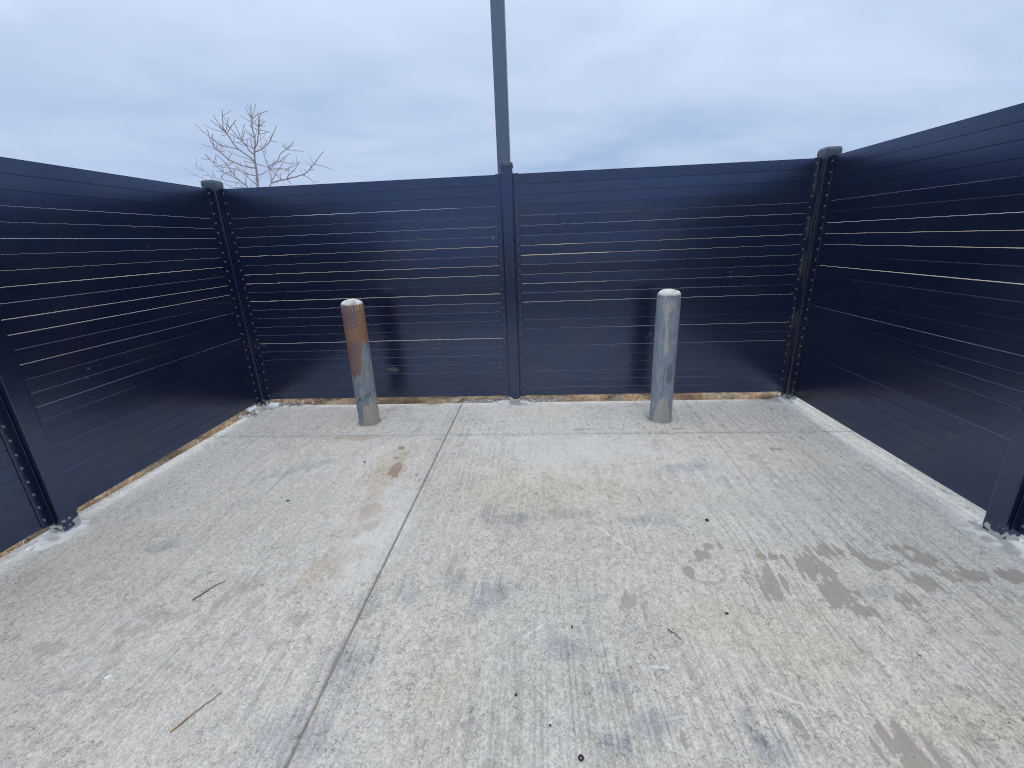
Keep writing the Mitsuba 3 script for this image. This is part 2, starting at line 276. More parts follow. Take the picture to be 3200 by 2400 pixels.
def slab(poly, z0=-.14, z1=0.0, c=.004):
    """a cast slab: its outline with a worn, slightly uneven arris"""
    P = Polygon(poly).segmentize(.12); top = P.buffer(-c, join_style='mitre')
    rng = np.random.RandomState(len(scene))
    a = np.array(P.exterior.coords)[:-1]
    if not P.exterior.is_ccw: a = a[::-1]
    nx = np.roll(a, -1, 0) - np.roll(a, 1, 0); nrm = np.stack([-nx[:, 1], nx[:, 0]], 1); nrm /= np.linalg.norm(nrm, axis=1, keepdims=True)
    b = a + nrm * (c * rng.uniform(.6, 1.5, (len(a), 1)))
    n = len(a)
    V = np.vstack([np.c_[a, np.full(n, z0)], np.c_[a, np.full(n, z1 - c)], np.c_[b, np.full(n, z1)]])
    F = []
    for r in (0, 1):
        for j in range(n):
            p, q = r * n + j, r * n + (j + 1) % n
            F += [[p, q, q + n], [p, q + n, p + n]]
    cv, cf = trimesh.creation.triangulate_polygon(Polygon(b), engine='earcut')
    m = trimesh.Trimesh(np.vstack([V, np.c_[cv, np.full(len(cv), z1)]]), np.vstack([F, np.asarray(cf) + 3 * n]), process=False)
    fn = m.face_normals; flip = (np.arange(len(m.faces)) >= len(F)) & (fn[:, 2] < 0)
    m.faces[flip] = m.faces[flip][:, ::-1]
    return m
pav = key(None, 'pavement'); tag(pav, 'pale broom finished concrete pavement with two long joints and damp stains', None, None, 'structure')
XJ, YJ, g1, g2 = -.76, -.68, .0029, .0018
jr = lambda y: 2.104 - .0156 * y           # the joint under the right-hand fence
sl = lambda y: -2.680 + .026 * y           # the ragged left edge of the pour
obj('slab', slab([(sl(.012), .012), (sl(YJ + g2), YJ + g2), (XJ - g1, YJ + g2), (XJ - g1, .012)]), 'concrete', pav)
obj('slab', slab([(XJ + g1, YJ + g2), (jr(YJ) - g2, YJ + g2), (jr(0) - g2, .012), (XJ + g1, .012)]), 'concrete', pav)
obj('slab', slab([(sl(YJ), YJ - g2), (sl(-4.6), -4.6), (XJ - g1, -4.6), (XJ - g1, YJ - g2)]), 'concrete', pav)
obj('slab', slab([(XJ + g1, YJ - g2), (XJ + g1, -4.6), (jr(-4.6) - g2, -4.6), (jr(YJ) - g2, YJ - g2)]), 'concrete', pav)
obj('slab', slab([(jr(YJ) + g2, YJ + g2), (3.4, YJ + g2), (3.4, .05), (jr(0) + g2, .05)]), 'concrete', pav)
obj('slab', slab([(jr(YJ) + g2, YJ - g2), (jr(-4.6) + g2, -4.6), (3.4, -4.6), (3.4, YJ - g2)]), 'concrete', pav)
def strip(a, b, w, z=-.007):
    a, b = np.array(a), np.array(b); d = (b - a) / np.linalg.norm(b - a); n = np.array([-d[1], d[0]]) * w
    q = [a - n, b - n, b + n, a + n]
    return np.array([[x, y, z] for x, y in q]), np.array([[0, 1, 2, 3]])
obj('joint_filler', strip((XJ, -4.55), (XJ, 0), g1 + .002, -.0034), 'joint_dirt', pav)
obj('joint_filler', strip((-2.69, YJ), (3.3, YJ), g2 + .002, -.0044), 'joint_dirt', pav)
obj('joint_filler', strip((jr(-4.55), -4.55), (jr(0), 0), g2 + .002, -.0054), 'joint_dirt', pav)

# ------------------------------------------------------------------ the three fences
HT, ZB, NB = 1.899, .070, 24
PIT = (HT - ZB) / NB
PW = .0455

class Frame:
    """u runs along the fence, n points into the yard, z up"""
    def __init__(s, o, d):
        s.o = np.array(o, float); s.d = np.array(d, float) / np.linalg.norm(d); s.flip = False
    def set_n(s, n):
        s.n = np.array(n, float); s.n -= s.d * (s.n @ s.d); s.n /= np.linalg.norm(s.n)
        s.flip = s.d[0] * s.n[1] - s.d[1] * s.n[0] < 0; return s
    def put(s, m):
        v = np.asarray(m.vertices); w = np.empty_like(v)
        w[:, :2] = s.o + v[:, :1] * s.d + v[:, 1:2] * s.n; w[:, 2] = v[:, 2]
        f = np.asarray(m.faces); f = f[:, ::-1] if s.flip else f
        return trimesh.Trimesh(w, f, process=False)
    def at(s, u, n, z): return np.r_[s.o + u * s.d + n * s.n, z]
FB = Frame((-2.664, 0), (1, 0)).set_n((0, -1))
FL = Frame((-2.664, 0), (.0127, -1)).set_n((1, 0))
FR = Frame((2.104, 0), (.0156, -1)).set_n((-1, 0))

def nz1(x, seed): return meshkit.noise(np.stack([np.asarray(x, float), np.full(np.shape(x), seed * 7.3), np.zeros(np.shape(x))], -1), 5)

def board(u0, u1, zt, zb, t=.009, c=.0013):
    """one board of a panel: zt(u), zb(u) are its top and bottom edge"""
    us = np.linspace(u0, u1, 30); V = []
    for u in us:
        a, b = zt(u), zb(u)
        V += [[u, -c, a], [u, 0, a - c], [u, 0, b + c], [u, -c, b], [u, -t + c, b], [u, -t, b + c], [u, -t, a - c], [u, -t + c, a]]
    F = []; n = 8
    for i in range(len(us) - 1):
        for j in range(n):
            p, q = i * n + j, i * n + (j + 1) % n
            F += [[p, q + n, q], [p, p + n, q + n]]
    for j in range(1, n - 1):
        F += [[0, j, j + 1]]; o = (len(us) - 1) * n; F += [[o, o + j + 1, o + j]]
    m = trimesh.Trimesh(np.array(V), F, process=False)
    if m.volume < 0: m.invert()
    return m

def panel(fence, fr, u0, u1, gaps, seed, bend=None):
    """24 boards with the uneven gaps (mm) that the weather left between them"""
    g = [0.0] + list(gaps) + [0.0]
    def gap(i, u):
        w = .55 + .9 * float(nz1([u * 1.1 + 3], seed * 31 + i)[0])
        return (max(0, g[i] * .80 - .65) * w * (bend(i, u) if bend else 1) + .10) / 1000 if 0 < i < NB else 0.0
    for i in range(NB):
        zt = lambda u, i=i: HT - i * PIT - gap(i, u) / 2
        zb = lambda u, i=i: HT - (i + 1) * PIT + gap(i + 1, u) / 2
        m = board(u0, u1, zt, zb)
        tilt = np.random.RandomState(seed * 100 + i).uniform(-.0011, .0011)
        v = m.vertices.copy(); v[:, 1] += tilt * (v[:, 2] - (HT - (i + .5) * PIT)) / (PIT / 2) * .6; m.vertices = v
        obj('board', fr.put(m), 'black_paint', fence)

bolt_mesh = lathe([[0, .0062], [.0038, .0058], [.0066, .0036], [.0070, 0], [0, 0]], 10)
def channel(fence, fr, ua, ub, side, mat='black_paint', tall=.004):
    """the flat bar beside a post that the board ends are bolted to; side = which end meets the post (-1 low u, +1 high u)"""
    m = bevel_box(ua, ub, .0012, .0048, ZB - .004, HT + tall, .0010)
    e = (ua, ua + .0036) if side < 0 else (ub - .0036, ub)
    m2 = bevel_box(e[0], e[1], .0050, .030, ZB - .004, HT + tall, .0010)
    k = obj('channel', fr.put(trimesh.util.concatenate([m, m2])), mat, fence)
    u = ub - .019 if side < 0 else ua + .019
    R = np.eye(4); R[:2, 0] = fr.d; R[:2, 2] = fr.n; R[:3, 1] = np.cross(R[:3, 2], R[:3, 0])
    rng = np.random.RandomState(len(scene)); shared = ply(bolt_mesh, 'bolt_steel', smooth=50)
    for i in range(NB):
        M = R.copy(); M[:3, 3] = fr.at(u + rng.uniform(-.0012, .0012), .0047, HT - (i + .5) * PIT + rng.uniform(-.003, .003))
        obj('bolt', None, None, k, shape=shared, to_world=T(M))

def post(fence, cx, cy, ztop, mat, cap, ang=0.0, w=PW):
    m = rounded_prism(-w, w, -w, w, -.03, ztop, .006, 2)
    R = trimesh.transformations.rotation_matrix(ang, [0, 0, 1]); R[:2, 3] = cx, cy
    m.apply_transform(R)
    k = obj('post', m, mat, fence)
    if cap == 'flat':
        prof = [(w + .002, ztop - .012), (w + .005, ztop - .010), (w + .005, ztop + .010), (w + .001, ztop + .017), (w * .6, ztop + .021)]
    else:
        prof = [(w + .004, ztop - .010), (w + .012, ztop + .030), (w + .011, ztop + .052), (w + .009, ztop + .060), (w + .002, ztop + .070), (w * .5, ztop + .074)]
    rings = [np.array(sbox(-a, -a, a, a).buffer(-.007).buffer(.007, quad_segs=3).exterior.coords)[:-1] for a, _ in prof]
    n = len(rings[0]); V = np.vstack([np.c_[r, np.full(n, z)] for r, (_, z) in zip(rings, prof)]); F = []
    for i in range(len(prof) - 1):
        for j in range(n):
            p, q = i * n + j, i * n + (j + 1) % n
            F += [[p, q, q + n], [p, q + n, p + n]]
    for j in range(1, n - 1):
        F += [[0, j, j + 1]]; o = (len(prof) - 1) * n; F += [[o, o + j, o + j + 1]]
    c = trimesh.Trimesh(V, F, process=False)
    if c.volume < 0: c.invert()
    c.apply_transform(R)
    obj('cap', c, 'cap_paint', k, smooth=35)
    return k

gBL = [.4, .7, 3.4, 1.3, 2.2, 1.6, 3.2, 1.7, 2.8, 3.4, 1.8, 4.8, 2.0, 2.1, 2.1, 2.0, 4.8, 2.0, 1.8, 1.7, 2.2, 1.9, 1.2]
gBR = [.4, .6, .7, 1.4, 2.0, 1.3, 2.9, 3.8, 2.0, 2.0, 3.8, 2.0, 3.4, 2.0, 2.1, 3.2, 2.1, 3.0, 2.1, 2.1, 2.0, 2.2, 2.1]
gL = [.4, 1.2, 2.8, 2.4, 3.0, 2.0, 2.4, 3.4, 2.4, 3.0, 4.6, 2.4, 3.4, 2.2, 2.2, 3.6, 2.2, 1.9, 1.8, 1.7, 1.4, 1.2, .7]
gR = [.5, 1.3, 1.8, 2.2, 1.7, 2.8, 2.8, 3.6, 1.8, 4.8, 2.0, 2.1, 2.4, 3.0, 2.1, 2.6, 2.2, 2.0, 3.4, 1.6, 1.3, .7, .6]
def lobe(u, a, b, e=.05): return float(np.clip((u - a) / e, 0, 1) * np.clip((b - u) / e, 0, 1))
def bendBL(i, u):
    if i == 3: return .45 + .75 * lobe(u, .65, 1.25) + .95 * lobe(u, 1.28, 2.02)
    if i == 5: return .8 + .7 * lobe(u, 1.92, 2.00) + .7 * lobe(u, 2.05, 2.13)
    if i == 7: return .8 + .6 * lobe(u, 0, .55) + .5 * lobe(u, 2.02, 2.18)
    return 1.0
def bendBR(i, u):
    if i == 7: return .6 + .8 * lobe(u, 2.64, 2.98)
    if i in (8, 11): return .45 + .75 * lobe(u, 2.3, 3.22)
    return 1.0 - (.4 if 5 < i < 12 else .15) * float(np.clip((u - 3.25) / .5, 0, 1))

fb = thing('fence', 'black board fence along the back of the yard, behind the two bollards', 'fence')
ML, MC, MR = .030, 2.664 - .266, 4.768                      # where the boards of the back fence stop at its posts
panel(fb, FB, .041, MC - .047, gBL, 1, bendBL)
panel(fb, FB, MC + .047, MR - .036, gBR, 2, bendBR)
CL, CR = (-2.670, -.006), (2.114, -.006)
post(fb, -.266, -.006, 1.957, 'post_paint', 'flat')
labels[post(fb, *CL, 1.893, 'post_paint', 'tall')] = {'label': 'left corner post with tall flared cap'}
labels[post(fb, *CR, 1.893, 'dusty_black_paint', 'tall')] = {'label': 'right corner post streaked with grey dust'}
channel(fb, FB, MC - .091, MC - .047, +1); channel(fb, FB, MC + .047, MC + .091, -1)
channel(fb, FB, .041, .092, -1); channel(fb, FB, MR - .087, MR - .036, +1, 'dusty_black_paint')

UP1 = 1.866
fl = thing('fence', 'black board fence along the left side of the yard, above the grass strip', 'fence')
panel(fl, FL, .054, UP1 - .048, [v * (.86 if v > 2.9 else .74) for v in gL], 3)
panel(fl, FL, UP1 + .048, 2 * UP1 - .048, [1.2] * 4 + [1.8] * 12 + [1.6] * 7, 4)
for u in (UP1, 2 * UP1): post(fl, *(FL.o + FL.d * u + FL.n * .012), 1.957, 'post_paint', 'flat', math.atan2(FL.d[1], FL.d[0]))
channel(fl, FL, .054, .105, -1); channel(fl, FL, UP1 - .092, UP1 - .048, +1); channel(fl, FL, UP1 + .048, UP1 + .092, -1)

UP2 = 1.858
fr_ = thing('fence', 'black board fence along the right side of the yard, standing on the concrete', 'fence')
panel(fr_, FR, .054, UP2 - .048, [v * (.84 if v > 2.7 else .72) for v in gR], 5)
panel(fr_, FR, UP2 + .048, 2 * UP2 - .048, [1.2] * 4 + [1.8] * 12 + [1.6] * 7, 6)
for u in (UP2, 2 * UP2): post(fr_, *(FR.o + FR.d * u + FR.n * .012), 1.957, 'post_paint', 'flat', math.atan2(FR.d[1], FR.d[0]))
channel(fr_, FR, .054, .105, -1, 'dusty_black_paint'); channel(fr_, FR, UP2 - .092, UP2 - .048, +1); channel(fr_, FR, UP2 + .048, UP2 + .092, -1)

# ------------------------------------------------------------------ post footings
def mound(cx, cy, r, h, seed, sx=1.0, sy=1.0, z=-.004, pw=1.0):
    rings, sect = 10, 72; V = [[cx, cy, z + h]]; F = []
    for i in range(1, rings + 1):
        for j in range(sect):
            a = 2 * np.pi * j / sect; e = np.array([math.cos(a), math.sin(a)])
            rim = 1 + .45 * (float(meshkit.fbm(np.array([[e[0] * 2.6 + seed, e[1] * 2.6, 0]]), 5, seed)[0]) - .5) * 2.6
            t = i / rings; rr = r * t * rim
            q = np.array([cx + e[0] * rr * sx, cy + e[1] * rr * sy])
            hh = h * (1 - t ** (2 * pw)) * (.55 + .9 * float(meshkit.fbm(np.array([[q[0] * 16, q[1] * 16, seed]]), 3, 4)[0]))
            V.append([q[0], q[1], z + hh])
    for j in range(sect):
        F.append([0, 1 + j, 1 + (j + 1) % sect])
        for i in range(rings - 1):
            p, q = 1 + i * sect + j, 1 + i * sect + (j + 1) % sect
            F += [[p, p + sect, q + sect], [p, q + sect, q]]
    return trimesh.Trimesh(np.array(V), F, process=False)
def stub(cx, cy, w, h, seed):
    """a broken-topped lump of concrete cast round the post"""
    rng = np.random.RandomState(seed); n = 14; V, F = [], []
    for k, (rr, z) in enumerate(((1.1, -.01), (1.0, h * .45), (.92, h))):
        for j in range(n):
            a = 2 * np.pi * j / n; m = max(abs(math.cos(a)), abs(math.sin(a)))
            V.append([cx + w * rr * math.cos(a) / m * (.95 + .1 * rng.rand()) * .9, cy + w * rr * math.sin(a) / m * (.95 + .1 * rng.rand()) * .9, z + (rng.uniform(-.35, .35) * h if k == 2 else 0)])
    V.append([cx, cy, h * .9])
    for k in (0, 1):
        for j in range(n):
            p, q = k * n + j, k * n + (j + 1) % n
            F += [[p, q, q + n], [p, q + n, p + n]]
    for j in range(n): F.append([2 * n + j, 2 * n + (j + 1) % n, 3 * n])
    return trimesh.Trimesh(np.array(V), F, process=False)
for cx, cy, r, h, sx, sy, lab, st in (
        (-.270, -.030, .135, .030, 1.25, .85, 'white mortar footing heaped round the middle post of the back fence', True),
        (CL[0] + .02, CL[1] - .02, .135, .022, 1.2, .95, 'pale mortar footing under the left corner post', False),
        (CR[0] - .02, CR[1] - .02, .12, .020, 1.2, .9, 'pale mortar footing under the right corner post', False),
        (-2.615, -1.90, .12, .016, .9, 1.3, 'white mortar footing at the nearer post of the left fence', False),
        (2.105, -1.87, .12, .018, .8, 1.25, 'greenish white mortar footing at the nearer post of the right fence', False)):
    k = thing('footing', lab, 'concrete footing')
    obj('mortar', mound(cx, cy, r, h, int(abs(cx) * 40) + 3, sx, sy), 'mortar', k, smooth=True)
    if st: obj('stub', stub(-.268, -.045, .052, .062, 5), 'pier_concrete', k)

# ------------------------------------------------------------------ bollards
def bollard(x, y, h, paint, label):
    k = thing('bollard', label, 'bollard', 'steel bollards in front of the back fence')
    R = .0841
    m = lathe([[R, -.02], [R, .004], [R, h - .004], [R - .003, h], [R - .009, h], [0, h - .001]], 64); m.apply_translation([x, y, 0])
    obj('pipe', m, paint, k, smooth=40)
    prof = [[R - .0035, h - .006]] + [[(R - .0035) * math.cos(t), h + .002 + .036 * math.sin(t) ** 1.0] for t in np.linspace(.05, math.pi / 2, 9)]
    prof[-1][0] = 0
    d = lathe(prof, 48); v = d.vertices.copy()
    v[:, 2] += (meshkit.fbm(np.c_[v[:, :2] * 40, np.full(len(v), x)], 3, 2) - .5) * .010 * (v[:, 2] > h + .004); v[:, :2] += [x, y]; d.vertices = v
    obj('cap', d, 'cap_concrete', k, smooth=50)
bollard(*LB, .990, 'bollard_paint_rusty', 'blue grey steel bollard with rust brown upper half and white domed top')
bollard(*RB, .990, 'bollard_paint_grey', 'scuffed blue grey steel bollard without rust, white domed top')

# ------------------------------------------------------------------ the steel pole behind the fence
k = thing('pole', 'tall square dark steel pole rising behind the middle post of the fence', 'pole')
obj('shaft', rounded_prism(-.425, -.300, .99, 1.115, .02, 7.2, .012, 3), 'pole_paint', k, smooth=30)
obj('base_plate', bevel_box(-.50, -.225, .915, 1.19, -.02, .02, .004), 'pole_paint', k)

# ------------------------------------------------------------------ the bare tree
TREE = {"trunk":[[0.026,[[-4.78,4.0,-0.05],[-4.77,4.0,1.2],[-4.75,4.0,2.42],[-4.72,4.0,2.58],[-4.71,4.0,2.74],[-4.7,4.0,2.88],[-4.67,4.0,3.02],[-4.63,4.0,3.13],[-4.64,4.0,3.27],[-4.63,4.0,3.44],[-4.59,4.0,3.62]]]],
 "leader":[[0.011,[[-4.67,4.0,3.0],[-4.53,3.89,3.07],[-4.43,3.78,3.15],[-4.34,3.67,3.22],[-4.17,3.44,3.37]]],[0.006,[[-4.34,3.67,3.22],[-4.23,3.72,3.31]]],[0.006,[[-4.33,3.68,3.23],[-4.27,3.62,3.31],[-4.2,3.57,3.37]]],[0.005,[[-4.34,3.67,3.23],[-4.4,3.63,3.32]]],[0.005,[[-4.37,3.72,3.19],[-4.29,3.72,3.18],[-4.19,3.73,3.15]]],[0.005,[[-4.42,3.78,3.15],[-4.22,3.71,3.16]]],[0.005,[[-4.38,3.72,3.19],[-4.41,3.64,3.21]]],[0.005,[[-4.32,3.66,3.25],[-4.17,3.55,3.19]]]],
 "top":[[0.007,[[-4.62,4.0,3.42],[-4.53,3.96,3.45],[-4.4,3.92,3.47],[-4.26,3.87,3.48]]],[0.006,[[-4.62,4.0,3.43],[-4.58,4.04,3.55],[-4.55,4.08,3.65]]],[0.005,[[-4.62,4.0,3.45],[-4.62,3.93,3.5],[-4.61,3.88,3.55]]],[0.005,[[-4.62,3.99,3.45],[-4.7,4.02,3.51]]],[0.005,[[-4.64,4.0,3.38],[-4.68,3.82,3.43]]],[0.005,[[-4.64,4.0,3.31],[-4.67,3.96,3.32]]],[0.006,[[-4.65,4.0,3.16],[-4.66,3.83,3.24]]],[0.005,[[-4.63,4.0,3.13],[-4.69,4.02,3.17],[-4.84,4.09,3.26]]]],
 "rstem":[[0.016,[[-4.77,4.0,1.75],[-4.7,4.08,2.08],[-4.63,4.15,2.44],[-4.61,4.2,2.51],[-4.67,4.32,2.68],[-4.75,4.43,2.84],[-4.87,4.56,3.03],[-4.94,4.67,3.21],[-5.0,4.8,3.4],[-5.03,4.86,3.5]]],[0.009,[[-4.61,4.2,2.52],[-4.57,4.26,2.62],[-4.5,4.34,2.74],[-4.44,4.43,2.89],[-4.42,4.46,2.94]]],[0.009,[[-4.69,4.35,2.73],[-4.59,4.34,2.8],[-4.44,4.33,2.87],[-4.25,4.32,2.96]]],[0.01,[[-4.73,4.39,2.78],[-4.55,4.38,2.86],[-4.47,4.38,2.96],[-4.33,4.38,3.04],[-4.17,4.37,3.15]]],[0.006,[[-4.33,4.38,3.04],[-4.19,4.37,3.1]]],[0.006,[[-4.31,4.38,3.03],[-4.19,4.38,3.01],[-4.03,4.39,2.99]]],[0.005,[[-4.33,4.38,3.04],[-4.39,4.35,3.09]]],[0.005,[[-4.34,4.37,3.05],[-4.37,4.35,3.13]]],[0.005,[[-4.32,4.38,3.05],[-4.39,4.48,3.15]]],[0.007,[[-4.55,4.38,2.86],[-4.51,4.49,2.87],[-4.46,4.64,2.85],[-4.37,4.84,2.91]]],[0.007,[[-4.7,4.35,2.73],[-4.49,4.32,2.74],[-4.35,4.29,2.72],[-4.17,4.26,2.76]]],[0.006,[[-4.67,4.34,2.71],[-4.47,4.27,2.71],[-4.31,4.21,2.68],[-4.24,4.18,2.69]]],[0.005,[[-4.84,4.52,2.99],[-4.78,4.51,3.06]]],[0.005,[[-4.91,4.62,3.12],[-4.85,4.72,3.25],[-4.94,4.78,3.31]]],[0.005,[[-4.75,4.43,2.84],[-4.77,4.48,2.91]]]],
 "rlow":[[0.014,[[-4.61,4.2,2.5],[-4.45,4.15,2.52],[-4.28,4.1,2.53],[-4.1,4.04,2.55],[-3.93,3.99,2.57],[-3.77,3.93,2.63],[-3.65,3.88,2.7],[-3.54,3.83,2.78],[-3.42,3.78,2.86]]],[0.007,[[-3.65,3.88,2.7],[-3.48,3.82,2.65],[-3.33,3.76,2.6]]],[0.006,[[-3.65,3.88,2.7],[-3.7,3.9,2.77],[-3.72,3.91,2.85]]],[0.005,[[-3.71,3.91,2.67],[-3.82,3.95,2.76]]],[0.007,[[-3.93,3.99,2.57],[-3.87,4.04,2.54],[-3.81,4.13,2.45],[-3.76,4.17,2.49]]],[0.008,[[-4.28,4.1,2.53],[-4.23,4.05,2.57],[-4.09,3.95,2.61],[-3.95,3.84,2.66],[-3.81,3.72,2.71]]],[0.006,[[-4.28,4.1,2.53],[-4.22,4.12,2.45]]],[0.005,[[-3.84,3.95,2.61],[-3.87,3.96,2.65]]],[0.005,[[-3.77,3.93,2.63],[-3.66,3.87,2.62]]]],
 "rmid":[[0.01,[[-4.67,4.0,2.95],[-4.49,3.9,2.97],[-4.25,3.76,3.04],[-4.11,3.65,3.12],[-3.97,3.53,3.19]]],[0.006,[[-4.24,3.76,3.04],[-4.1,3.71,3.01]]],[0.009,[[-4.71,4.0,2.6],[-4.64,4.04,2.62],[-4.56,4.09,2.69],[-4.54,4.11,2.72]]],[0.008,[[-4.69,4.0,2.77],[-4.45,3.89,2.69],[-4.31,3.81,2.6],[-4.15,3.71,2.48],[-4.09,3.66,2.4]]],[0.006,[[-4.31,3.8,2.58],[-4.21,3.83,2.5]]]],
 "bone":[[0.012,[[-4.71,4.0,2.79],[-4.72,3.91,2.86],[-4.78,3.76,2.94],[-4.79,3.65,3.02],[-4.77,3.52,3.12],[-4.77,3.47,3.15],[-4.74,3.42,3.19],[-4.57,3.22,3.36]]],[0.007,[[-4.77,3.47,3.15],[-4.74,3.33,3.22],[-4.7,3.19,3.29]]],[0.006,[[-4.78,3.47,3.15],[-4.76,3.31,3.19],[-4.75,3.17,3.23]]],[0.007,[[-4.78,3.49,3.13],[-4.99,3.57,3.2],[-5.21,3.65,3.3]]],[0.006,[[-4.77,3.49,3.14],[-4.67,3.41,3.2],[-4.56,3.32,3.28]]],[0.007,[[-4.76,3.51,3.13],[-4.66,3.46,3.19],[-4.5,3.4,3.27]]],[0.008,[[-4.78,3.76,2.94],[-4.8,3.61,2.95],[-4.83,3.44,2.94],[-4.8,3.2,2.99],[-4.76,2.96,3.04]]],[0.005,[[-4.78,3.52,3.11],[-4.82,3.45,3.08]]],[0.005,[[-4.83,3.44,2.94],[-4.85,3.36,2.96]]]],
 "btwo":[[0.01,[[-4.7,4.0,2.91],[-4.71,3.92,2.94],[-4.68,3.78,3.02],[-4.68,3.71,3.05],[-4.66,3.59,3.1],[-4.64,3.31,3.21]]],[0.006,[[-4.68,3.7,3.06],[-4.68,3.67,3.15],[-4.69,3.62,3.29]]],[0.006,[[-4.67,3.7,3.07],[-4.64,3.71,3.18],[-4.59,3.72,3.28]]],[0.005,[[-4.66,3.7,3.07],[-4.61,3.74,3.21]]],[0.005,[[-4.68,3.71,3.05],[-4.58,3.74,3.09]]],[0.005,[[-4.69,3.71,3.04],[-4.8,3.72,3.05]]],[0.006,[[-4.67,3.69,3.06],[-4.67,3.42,3.1]]],[0.007,[[-4.68,4.0,2.99],[-4.72,3.91,3.03],[-4.75,3.83,3.07]]],[0.006,[[-4.69,3.98,3.0],[-4.56,3.74,3.1]]]],
 "bthree":[[0.012,[[-4.73,4.0,2.71],[-4.81,3.89,2.72],[-4.88,3.76,2.76],[-4.93,3.65,2.81],[-4.96,3.53,2.88],[-4.97,3.44,2.93],[-4.91,3.36,3.0],[-4.83,3.27,3.08]]],[0.006,[[-4.96,3.43,2.94],[-4.9,3.29,3.01],[-4.8,3.13,3.1]]],[0.006,[[-4.97,3.47,2.91],[-5.11,3.5,2.97],[-5.23,3.53,3.01]]],[0.005,[[-4.97,3.52,2.88],[-4.92,3.54,2.89],[-4.88,3.55,2.9]]],[0.007,[[-4.71,4.0,2.8],[-4.77,3.99,2.84],[-4.85,3.98,2.87],[-4.97,3.97,2.91],[-5.1,3.95,2.97]]],[0.005,[[-4.71,4.0,2.78],[-4.76,3.84,2.79],[-4.77,3.8,2.79]]]],
 "bfour":[[0.01,[[-4.72,4.0,2.59],[-4.93,4.08,2.64],[-5.12,4.16,2.72],[-5.39,4.26,2.78],[-5.55,4.32,2.83],[-5.87,4.47,3.05]]],[0.006,[[-5.46,4.28,2.8],[-5.39,4.34,2.87],[-5.34,4.37,2.89]]],[0.005,[[-5.32,4.23,2.77],[-5.36,4.25,2.67]]],[0.005,[[-5.55,4.32,2.83],[-5.49,4.35,2.85]]]],
 "bfive":[[0.012,[[-4.74,4.0,2.44],[-5.07,4.25,2.64],[-5.34,4.46,2.82],[-5.62,4.67,3.02],[-5.79,4.8,3.16],[-5.91,4.89,3.24],[-5.93,4.94,3.3]]],[0.006,[[-5.4,4.34,2.9],[-5.3,4.31,2.99],[-5.27,4.3,3.01]]],[0.005,[[-5.25,4.38,2.76],[-5.3,4.44,2.82]]],[0.005,[[-5.07,4.25,2.64],[-5.2,4.5,2.86]]]],
 "bsix":[[0.01,[[-4.77,4.0,1.75],[-4.82,3.95,2.06],[-4.86,3.9,2.42],[-4.89,3.83,2.48],[-4.93,3.73,2.57],[-4.94,3.61,2.7],[-4.96,3.46,2.83]]],[0.006,[[-4.93,3.62,2.7],[-4.81,3.57,2.73]]],[0.005,[[-4.93,3.73,2.57],[-4.91,3.71,2.64]]]],
 "bseven":[[0.009,[[-4.77,4.0,1.75],[-4.9,4.08,2.08],[-5.02,4.15,2.45],[-5.03,4.03,2.51],[-5.06,3.81,2.59],[-5.09,3.69,2.62],[-5.06,3.49,2.72],[-5.03,3.29,2.81]]],[0.006,[[-5.08,3.69,2.63],[-5.02,3.58,2.7]]],[0.006,[[-5.08,3.7,2.61],[-4.91,3.61,2.61],[-4.77,3.54,2.62]]],[0.005,[[-5.16,3.7,2.54],[-5.02,3.6,2.58]]]],
 "beight":[[0.009,[[-4.77,4.0,1.75],[-4.9,4.08,2.08],[-5.02,4.15,2.45],[-5.1,4.19,2.5],[-5.4,4.32,2.57],[-5.67,4.44,2.63],[-5.87,4.52,2.69],[-6.09,4.63,2.82],[-6.34,4.75,2.96]]],[0.005,[[-6.11,4.64,2.82],[-6.35,4.78,2.91]]],[0.005,[[-5.86,4.52,2.7],[-5.86,4.56,2.82]]],[0.005,[[-5.81,4.5,2.68],[-5.82,4.51,2.74]]],[0.008,[[-4.77,4.0,1.75],[-4.83,3.94,2.06],[-4.9,3.89,2.41],[-5.19,4.04,2.44],[-5.46,4.19,2.53],[-5.9,4.42,2.63],[-6.28,4.62,2.77],[-6.6,4.8,2.91]]],[0.005,[[-5.94,4.43,2.63],[-6.03,4.37,2.61]]],[0.005,[[-5.08,4.18,2.49],[-5.09,4.23,2.61]]]]}
k = thing('bare_tree', 'leafless young tree with thin upswept branches behind the left end of the back fence', 'tree')
rng = np.random.RandomState(8)
def limb(P, r0, r1):
    P = np.array(P); s = np.r_[0, np.cumsum(np.linalg.norm(np.diff(P, axis=0), axis=1))]
    n = max(4, int(s[-1] / .09)); t = np.linspace(0, s[-1], n)
    from scipy.interpolate import PchipInterpolator
    Q = np.stack([PchipInterpolator(s, P[:, a])(t) for a in range(3)], 1) if len(P) > 2 else np.stack([np.interp(t, s, P[:, a]) for a in range(3)], 1)
    Q[1:-1] += rng.normal(0, .0035, Q[1:-1].shape)
    return Q, tube(Q, np.linspace(r0, r1, n), 6 if r0 < .015 else 9)
